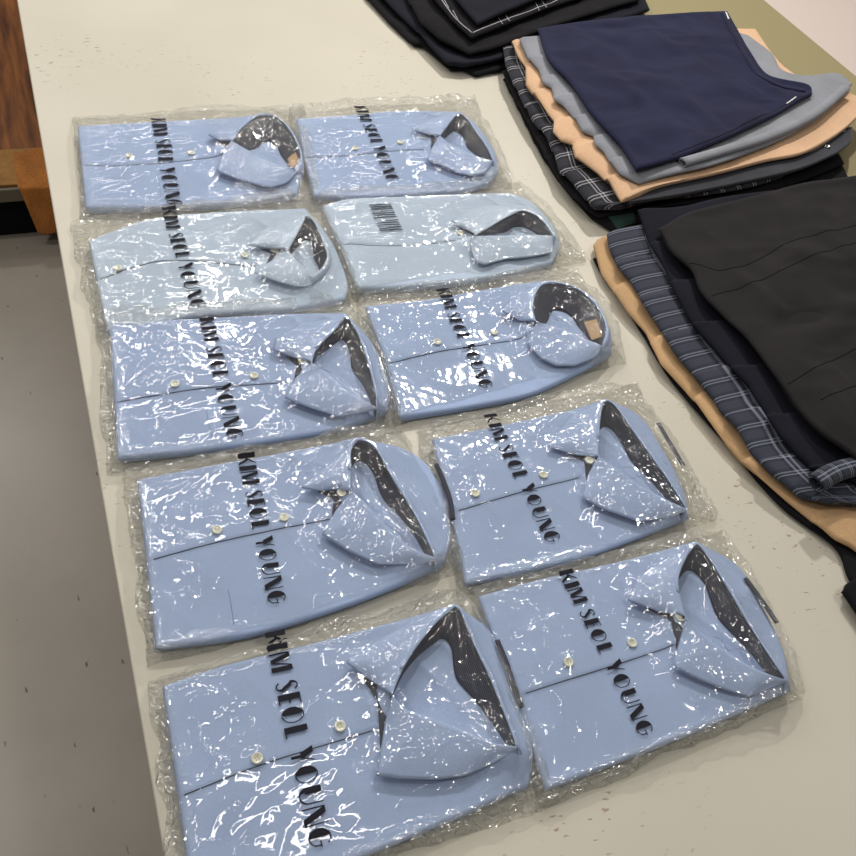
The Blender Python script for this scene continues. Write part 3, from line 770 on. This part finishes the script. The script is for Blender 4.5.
    up_out = resample(np.array([at(q[0], q[1], z_) for q, z_ in zip(S['upper'], S.get('uz', [HR - .004] + [HB + .010] * (len(S['upper']) - 2) + [HR - .002]))]), n)
    lo_out = resample(np.array([at(q[0], q[1], z_) for q, z_ in zip(S['lower'], [HR - .004] + [HB + .009] * (len(S['lower']) - 2) + [HR - .003])]), n)
    def lift(Pp):
        for a in Pp.reshape(-1, 3):
            s = SB(a[0], a[1], TZ) + .0028
            if a[2] < s: a[2] = s
        return Pp
    loft('collar_leaf', up_in, up_out, mat, shirt, 14, .0012, .0013, lift)
    loft('collar_leaf', lo_in, lo_out, mat, shirt, 14, .0012, .0013, lift)
    # roll of the collar behind the opening: blue band outside the lining down to the shirt
    Ro = Rg[int(n * .12):]; out = Ro - (toc / dl[:, None])[int(n * .12):] * .007
    for i in range(len(out)): out[i, 2] = SB(out[i, 0], out[i, 1], TZ + HB * .5) + .002
    loft('collar_back', Ro, out, mat, shirt, 8, .003, .0016, lift)
    # dark check stand at the throat, between the two leaves
    t0 = np.array(S['upper'][0]); a = .35 * t0 + .65 * np.array(S['upper'][S['ut']]); b = .35 * t0 + .65 * np.array(S['lower'][S['lt']])
    mid = (a + b + np.array(S['upper'][0])) / 3
    q = [t0 + np.array([4, 1]), t0 * .5 + a * .5 + [0, 1], a + [0, 1], mid, b, t0 * .5 + b * .5]
    pp = np.array([at(s_[0], s_[1], HB + .004) for s_ in q])
    for s_ in pp: s_[2] = SB(s_[0], s_[1], TZ + HB) + .0012
    o = mk('collar_stand', np.vstack([pp, pp - [0, 0, .0012]]), [(0, 1, 2, 3, 4, 5), (11, 10, 9, 8, 7, 6)] + [(i, 6 + i, 6 + (i + 1) % 6, (i + 1) % 6) for i in range(6)], M_check, shirt, False, 'dark woven check collar stand'); fix_normals(o)
    for q in S['buttons']:
        p = at(q[0], q[1], HB + .003); zz = SB(p[0], p[1], TZ + HB)
        disc('button', (p[0], p[1], zz + .0012), .0056, .0022, M_button, shirt, True)
    if 'loop' in S:
        lp = np.array([at(*q, HB + .006) for q in S['loop']])
        strip('hanger_loop', lp, .0055, .0008, M_check, shirt, None, .0012, label='dark woven check loop behind the collar')
    if 'tag' in S:
        pts = px(S['tag'], HB + .014)
        o = mk('neck_label', np.vstack([pts, pts - [0, 0, .001]]), [(0, 1, 2, 3), (7, 6, 5, 4), (0, 4, 5, 1), (1, 5, 6, 2), (2, 6, 7, 3), (3, 7, 4, 0)], M_label, shirt, False, 'small tan neck label'); fix_normals(o)
    return shirt, [ch for ch in shirt.children if ch.type == 'MESH']

def blur(a, r):
    k = np.exp(-(np.arange(-3 * r, 3 * r + 1) / r) ** 2 / 2); k /= k.sum()
    for ax in (0, 1):
        p = np.pad(a, [(3 * r, 3 * r) if i == ax else (0, 0) for i in (0, 1)], 'edge')
        a = np.apply_along_axis(lambda m: np.convolve(m, k, 'valid'), ax, p)
    return a
def maxf(a, r):
    b = a.copy()
    for ax in (0, 1):
        s = b.copy()
        for d in range(1, r + 1):
            s = np.maximum(s, np.roll(b, d, ax)); s = np.maximum(s, np.roll(b, -d, ax))
        b = s
    return b

def make_bag(k, S, meshes):
    rs = np.random.RandomState(500 + k)
    q = px(S['bag'], .0)
    c = q.mean(0)
    bag = thing('plastic_bag', (c[0], c[1], TZ), S['baglabel'], 'bag', 'clear printed plastic shirt bags')
    nu, nv = 230, 150
    n1 = Noise(900 + k); n2 = Noise(930 + k); n3 = Noise(960 + k)
    def edge(a, b, m, s):
        t = np.linspace(0, 1, m); p = a + (b - a) * t[:, None]; nrm = np.array([-(b - a)[1], (b - a)[0], 0]); nrm /= np.linalg.norm(nrm)
        wv = (n1(t * 7 + s, t * 0 + s) * .0045 + n2(t * 22 + s, t * 0) * .0018) * np.sin(np.pi * t) ** .4
        return p + nrm * wv[:, None]
    TL, TR, BR, BL = q
    Bc, R, T, L = edge(BL, BR, nu, 1), edge(BR, TR, nv, 9), edge(TL, TR, nu, 17), edge(BL, TL, nv, 29)
    P = coons(Bc, R, T, L)
    trees = sampler(*meshes)
    raw = np.zeros((nu, nv)); x, y = P[..., 0], P[..., 1]
    for i in range(nu):
        for j in range(nv):
            raw[i, j] = trees(x[i, j], y[i, j], TZ) - TZ
    body = blur(np.minimum(maxf(raw, 3), .03) * .0 + maxf(raw, 3), 3)
    tent = blur(maxf(raw, 7), 9)
    base = np.maximum(body, tent * .97)
    u = np.linspace(0, 1, nu)[:, None] * np.ones((1, nv)); v = np.ones((nu, 1)) * np.linspace(0, 1, nv)[None]
    lu = np.linalg.norm(BR - BL); lv = np.linalg.norm(TL - BL)
    e = np.minimum(np.minimum(u, 1 - u) * lu, np.minimum(v, 1 - v) * lv)
    margin = np.clip(1 - raw / .010, 0, 1); margin = np.clip(blur(margin, 4) * 1.4, 0, 1)
    # crinkles: warped triangular folds in many directions, strong over the loose margins
    cr = np.zeros_like(raw)
    for m in range(9):
        a = rs.rand() * math.pi; f = rs.uniform(14, 60); ph = rs.rand() * 9
        wxx = x + .012 * n1(x * 30 + m, y * 30); wyy = y + .012 * n2(y * 30 + m, x * 30)
        mask = np.clip(n3(x * 13 + m * 5, y * 13 + m * 3) * 2.2, 0, 1)
        s = tri_wave((wxx * math.cos(a) + wyy * math.sin(a)) * f + ph)
        cr += (s ** 2.5) * mask * .045 / f
    longf = np.zeros_like(raw)                  # a few long sharp folds pulled across the shirt
    for m in range(7):
        a = rs.choice([.35, -.5, 1.2, .9]) + rs.normal() * .25; f = rs.uniform(6, 12); ph = rs.rand() * 9
        wxx = x + .02 * n1(x * 11 + m, y * 11); wyy = y + .02 * n2(y * 11 + m, x * 11)
        longf += tri_wave((wxx * math.cos(a) + wyy * math.sin(a)) * f + ph) ** 22 * np.clip(n3(x * 9 + m * 3, y * 9 + m) * 2.5, 0, 1) * .0016
    cr += longf
    fine = np.zeros_like(raw)
    for m in range(5):
        a = rs.rand() * math.pi; f = rs.uniform(70, 150)
        wxx = x + .006 * n2(x * 60 + m, y * 60); wyy = y + .006 * n3(y * 60 + m, x * 60)
        fine += tri_wave((wxx * math.cos(a) + wyy * math.sin(a)) * f) * np.clip(n1(x * 25 + m * 7, y * 25) * 1.6 + .35, 0, 1) * .10 / f
    amp = .2 + .8 * margin
    collar = np.clip((tent - .024) / .01, 0, 1)
    amp += .25 * collar
    z = base + .0012 + cr * amp + fine * (.03 + .85 * margin + .2 * collar)
    z += margin * (.0015 + .0022 * (n1(x * 40, y * 40) + .6))
    z = np.maximum(z, raw + .0012)
    z = np.where(e < .003, .0015 + (z - .0015) * e / .003, z)
    z = np.maximum(z, .0012)
    P[..., 2] = TZ + z + S.get('lift', 0)
    ri = ring_idx(nu, nv); V = P.reshape(-1, 3); bot = V[ri].copy(); bot[:, 2] = TZ + .0005
    n0 = len(V); r = len(ri); F_ = grid_faces(nu, nv)
    for i in range(r):
        j = (i + 1) % r; F_.append((ri[j], ri[i], n0 + i, n0 + j))
    F_.append([n0 + i for i in range(r)][::-1])
    film = mk('plastic_film', np.vstack([V, bot]), F_, M_film, bag)
    SF = sampler(film)
    la = film.data.attributes.new('loose', 'FLOAT', 'POINT')
    lv_ = np.concatenate([np.clip(margin + .2 * collar, 0, 1).ravel(), np.ones(r)]); la.data.foreach_set('value', lv_.astype(np.float32))
    # print
    strips, tot = text_strips('KIM SEOL YOUNG')
    a, b = at(*S['text'][0], HB + .003), at(*S['text'][1], HB + .003)
    Ld = np.linalg.norm(b - a); dr = (b - a) / Ld; up = np.array([-dr[1], dr[0], 0])
    if up[0] < 0: up = -up
    cap = S.get('cap', Ld / tot * 1.02); sx = Ld / tot
    V = []; F2 = []; nb = Noise(40 + k)
    for s_ in strips:
        o0 = len(V); m = len(s_)
        # subdivide across too
        for pr in s_:
            for w_ in (0, .5, 1):
                g_ = pr[0] * (1 - w_) + pr[1] * w_
                p = a + dr * g_[0] * sx + up * (g_[1] - .5) * cap
                wob = float(nb(np.array(p[0] * 26), np.array(p[1] * 26))) * .0016
                p = p + up * wob
                V.append((p[0], p[1], SF(p[0], p[1], TZ + HB) + .0006))
        for i in range(m - 1):
            for w_ in (0, 1):
                F2.append((o0 + i * 3 + w_, o0 + i * 3 + w_ + 1, o0 + i * 3 + 4 + w_, o0 + i * 3 + 3 + w_))
    mk('printed_lettering', V, F2, M_ink, bag, label='dark printed brand lettering')
    return bag

plain_seam = cloth('blue_seam', (120, 142, 186), weave=800)
SH = [
 dict(label='blue shirt with a buttoned round collar at the far left', baglabel='clear printed bag around the round-collared shirt at the far left corner',
  top=[(77, 125), (150, 121), (225, 117), (264, 113)], bot=[(85, 207), (150, 207), (230, 203), (298, 194)], right=[(303, 170), (298, 140)],
  ring=[(232, 141), (242, 128), (256, 117), (265, 115), (276, 117), (288, 128), (297, 143), (301, 158), (294, 168)], apex=3,
  ringlow=[(232, 141), (245, 149), (262, 158), (278, 165), (294, 168)],
  upper=[(231, 141), (218, 140), (208, 135), (220, 127), (242, 118), (265, 115)], ut=2,
  lower=[(231, 142), (222, 156), (216, 171), (234, 178), (254, 184), (270, 188), (285, 184), (297, 176), (295, 168)], lt=2,
  placket=[(85, 165), (140, 165), (225, 155)], pocket=[(157, 172), (160, 190), (162, 204)], buttons=[(129, 156), (191, 153)], tag=[(288, 158), (296, 152), (299, 163), (291, 168)], open=.05,
  bag=[(72, 119), (304, 106), (322, 212), (80, 224)], text=[(158, 117), (176, 208)]),
 dict(label='pale blue shirt with open collar, second from the far end of the left row', baglabel='crinkled clear bag around the pale shirt second in the left row', pale=1,
  top=[(88, 240), (110, 231), (150, 218), (200, 212), (306, 207)], bot=[(106, 330), (150, 325), (180, 317), (230, 311), (290, 308), (346, 298)], right=[(348, 280), (332, 240)],
  ring=[(288, 250), (295, 238), (301, 226), (306, 216), (314, 222), (320, 235), (325, 247), (327, 257), (322, 268), (312, 277)], apex=3,
  ringlow=[(288, 250), (297, 262), (305, 271), (312, 277)],
  upper=[(287, 249), (270, 248), (247, 245), (262, 231), (280, 222), (306, 216)], ut=2,
  lower=[(288, 251), (270, 262), (254, 273), (275, 281), (297, 287), (312, 287), (313, 278)], lt=2,
  placket=[(100, 279), (140, 265), (178, 261), (225, 264), (255, 266)], buttons=[(118, 268), (245, 256), (275, 252)], open=.022,
  bag=[(70, 228), (313, 196), (366, 302), (96, 338)], text=[(168, 209), (199, 308)]),
 dict(label='blue shirt with spread collar, middle one of the left row', baglabel='clear printed bag around the middle shirt of the left row',
  top=[(109, 322), (150, 320), (200, 317), (280, 313), (346, 312)], bot=[(117, 458), (200, 450), (300, 436), (350, 425), (388, 410)], right=[(390, 385), (375, 345)],
  ring=[(312, 363), (315, 352), (325, 340), (335, 330), (345, 317), (353, 325), (361, 342), (369, 367), (375, 390), (377, 408)], apex=4,
  ringlow=[(312, 363), (330, 376), (350, 392), (377, 408)],
  upper=[(310, 361), (295, 358), (273, 350), (275, 338), (300, 325), (345, 317)], ut=2,
  lower=[(312, 364), (296, 378), (284, 398), (310, 408), (338, 417), (360, 413), (377, 409)], lt=2,
  placket=[(117, 402), (180, 392), (230, 386), (285, 383)], pocket=[(206, 408), (209, 425), (213, 441)], buttons=[(175, 385), (254, 376), (302, 365)], open=.022,
  bag=[(95, 318), (352, 303), (407, 424), (107, 476)], text=[(206, 317), (236, 440)]),
 dict(label='blue shirt with a large open collar, second nearest in the left row', baglabel='clear printed bag around the second nearest shirt of the left row',
  top=[(137, 478), (200, 466), (280, 452), (358, 438)], bot=[(155, 648), (250, 635), (340, 608), (400, 585), (444, 564)], right=[(452, 530), (440, 480), (410, 450)],
  ring=[(351, 490), (351, 470), (351, 450), (358, 440), (375, 448), (392, 478), (415, 515), (436, 558)], apex=3,
  ringlow=[(351, 490), (365, 503), (385, 524), (408, 546), (436, 558)],
  upper=[(351, 491), (335, 489), (320, 491), (301, 488), (322, 470), (340, 456), (358, 440)], ut=3,
  lower=[(353, 492), (338, 508), (321, 534), (350, 552), (378, 565), (410, 565), (436, 560)], lt=2,
  placket=[(152, 560), (230, 540), (330, 519)], pocket=[(228, 590), (231, 605), (234, 625)], buttons=[(217, 531), (284, 518), (341, 497)], loop=[(436, 464), (443, 480), (450, 500), (453, 520)], open=.028,
  bag=[(122, 478), (402, 430), (466, 574), (147, 668)], text=[(246, 455), (278, 606)]),
 dict(label='blue shirt with wide open collar nearest in the left row', baglabel='clear printed bag around the nearest shirt of the left row',
  top=[(162, 685), (220, 665), (300, 645), (380, 624), (455, 603)], bot=[(192, 905), (300, 878), (405, 840), (530, 786)], right=[(534, 745), (522, 700), (495, 635)],
  ring=[(392, 695), (400, 675), (408, 660), (418, 645), (435, 624), (455, 606), (466, 625), (474, 645), (487, 672), (502, 708), (517, 747)], apex=5,
  ringlow=[(392, 695), (405, 709), (420, 714), (450, 725), (490, 742), (517, 747)],
  upper=[(390, 693), (370, 680), (345, 662), (370, 645), (400, 628), (430, 613), (455, 606)], ut=2,
  lower=[(391, 702), (385, 725), (381, 750), (376, 776), (400, 779), (435, 780), (465, 776), (495, 763), (518, 749)], lt=3,
  placket=[(184, 795), (270, 762), (375, 730)], buttons=[(257, 759), (340, 727)], loop=[(497, 640), (507, 665), (515, 690), (522, 708)], open=.032,
  bag=[(148, 685), (457, 588), (560, 802), (176, 935)], text=[(274, 630), (323, 850)]),
 dict(label='blue shirt farthest away in the right row', baglabel='clear printed bag around the farthest shirt of the right row',
  top=[(296, 118), (350, 114), (400, 110), (458, 111)], bot=[(314, 195), (360, 196), (420, 193), (470, 188), (492, 181)], right=[(499, 168), (494, 148), (477, 124)],
  ring=[(440, 136), (446, 128), (452, 120), (458, 114), (466, 118), (476, 132), (487, 148), (493, 161)], apex=3,
  ringlow=[(440, 136), (450, 144), (462, 150), (478, 157), (493, 161)],
  upper=[(440, 136), (425, 134), (411, 128), (425, 121), (440, 117), (458, 113)], ut=2,
  lower=[(438, 138), (431, 150), (426, 160), (440, 165), (455, 172), (470, 176), (485, 173), (493, 162)], lt=2,
  placket=[(306, 157), (345, 155), (425, 149)], buttons=[(355, 148), (400, 143)], open=.022, left=[(314, 195), (305, 160), (296, 118)],
  bag=[(288, 113), (474, 99), (512, 190), (312, 206)], text=[(360, 105), (394, 181)]),
 dict(label='pale greyish blue shirt second in the right row', baglabel='badly crumpled clear bag around the pale shirt second in the right row', pale=1,
  top=[(322, 205), (350, 198), (420, 195), (505, 192)], bot=[(358, 288), (400, 287), (450, 283), (500, 275), (553, 262)], right=[(560, 245), (552, 222), (530, 200)],
  ring=[(474, 236), (490, 227), (505, 218), (520, 211), (535, 215), (546, 225), (553, 236)], apex=3,
  ringlow=[(474, 236), (500, 236), (528, 235), (553, 236)],
  upper=[(477, 234), (465, 229), (451, 221), (468, 210), (492, 205), (520, 211)], ut=2,
  lower=[(470, 237), (471, 250), (475, 261), (484, 265), (506, 259), (530, 257), (552, 253), (553, 237)], lt=3,
  placket=[(338, 244), (400, 246), (462, 240)], buttons=[(460, 234)], open=.012, left=[(358, 288), (340, 245), (322, 205)],
  bag=[(316, 203), (520, 183), (586, 262), (352, 300)], text=[(380, 204), (392, 232)], cap=.038),
 dict(label='blue shirt with a round standing collar, third in the right row', baglabel='clear printed bag around the round-collared shirt third in the right row',
  top=[(365, 305), (430, 298), (500, 286), (550, 280)], bot=[(400, 417), (460, 408), (530, 394), (580, 372), (612, 354)], right=[(611, 330), (598, 303), (580, 288)],
  ring=[(536, 322), (533, 308), (535, 295), (541, 286), (550, 283), (570, 286), (587, 296), (600, 312), (606, 330), (602, 346)], apex=4,
  ringlow=[(536, 322), (555, 327), (578, 336), (602, 346)],
  upper=[(534, 321), (520, 321), (501, 311), (512, 298), (528, 290), (550, 283)], ut=2,
  lower=[(537, 322), (531, 332), (527, 343), (540, 358), (556, 366), (575, 366), (595, 358), (603, 347)], lt=2,
  placket=[(390, 363), (450, 350), (526, 338)], buttons=[(437, 343), (494, 332)], tag=[(584, 322), (600, 318), (603, 336), (592, 340)], open=.05, left=[(400, 417), (383, 355), (365, 305)],
  bag=[(355, 300), (578, 271), (626, 364), (386, 430)], text=[(442, 288), (488, 389)]),
 dict(label='blue shirt second nearest in the right row', baglabel='clear printed bag around the second nearest shirt of the right row',
  top=[(432, 438), (500, 424), (570, 409), (606, 398)], bot=[(466, 583), (530, 570), (600, 552), (690, 517)], right=[(685, 490), (665, 450), (640, 415)],
  ring=[(598, 456), (599, 440), (600, 420), (604, 402), (614, 405), (630, 427), (650, 455), (670, 483), (686, 509)], apex=3,
  ringlow=[(598, 456), (615, 468), (640, 485), (665, 499), (686, 509)],
  upper=[(597, 457), (575, 455), (548, 447), (560, 430), (572, 416), (604, 402)], ut=2,
  lower=[(598, 458), (588, 475), (582, 498), (605, 510), (640, 522), (665, 518), (686, 511)], lt=2,
  placket=[(458, 511), (520, 493), (578, 479)], buttons=[(475, 494), (543, 476), (587, 465)], loop=[(658, 423), (668, 440), (683, 465)], open=.024, left=[(466, 583), (450, 510), (432, 438)],
  bag=[(416, 432), (636, 384), (716, 520), (456, 600)], text=[(489, 415), (556, 543)]),
 dict(label='blue shirt with open collar nearest in the right row', baglabel='clear printed bag around the nearest shirt of the right row',
  top=[(478, 595), (540, 578), (620, 560), (696, 540)], bot=[(546, 790), (620, 762), (700, 730), (792, 690)], right=[(785, 650), (765, 608), (740, 566)],
  ring=[(685, 617), (681, 600), (678, 580), (685, 560), (696, 544), (711, 562), (726, 586), (746, 620), (766, 651), (786, 680)], apex=4,
  ringlow=[(685, 617), (705, 636), (732, 656), (760, 671), (786, 680)],
  upper=[(683, 615), (660, 612), (627, 600), (640, 577), (665, 560), (696, 544)], ut=2,
  lower=[(686, 618), (680, 640), (673, 667), (700, 680), (725, 690), (748, 697), (770, 689), (786, 682)], lt=2,
  placket=[(526, 693), (600, 670), (673, 646)], buttons=[(568, 663), (632, 643), (676, 622)], loop=[(745, 578), (760, 598), (777, 623)], open=.026, left=[(546, 790), (510, 680), (478, 595)],
  bag=[(468, 590), (722, 530), (802, 700), (536, 812)], text=[(564, 571), (650, 737)]),
]
for k, S_ in enumerate(SH):
    sh_, ms = make_shirt(k, S_)
    make_bag(k, S_, ms)
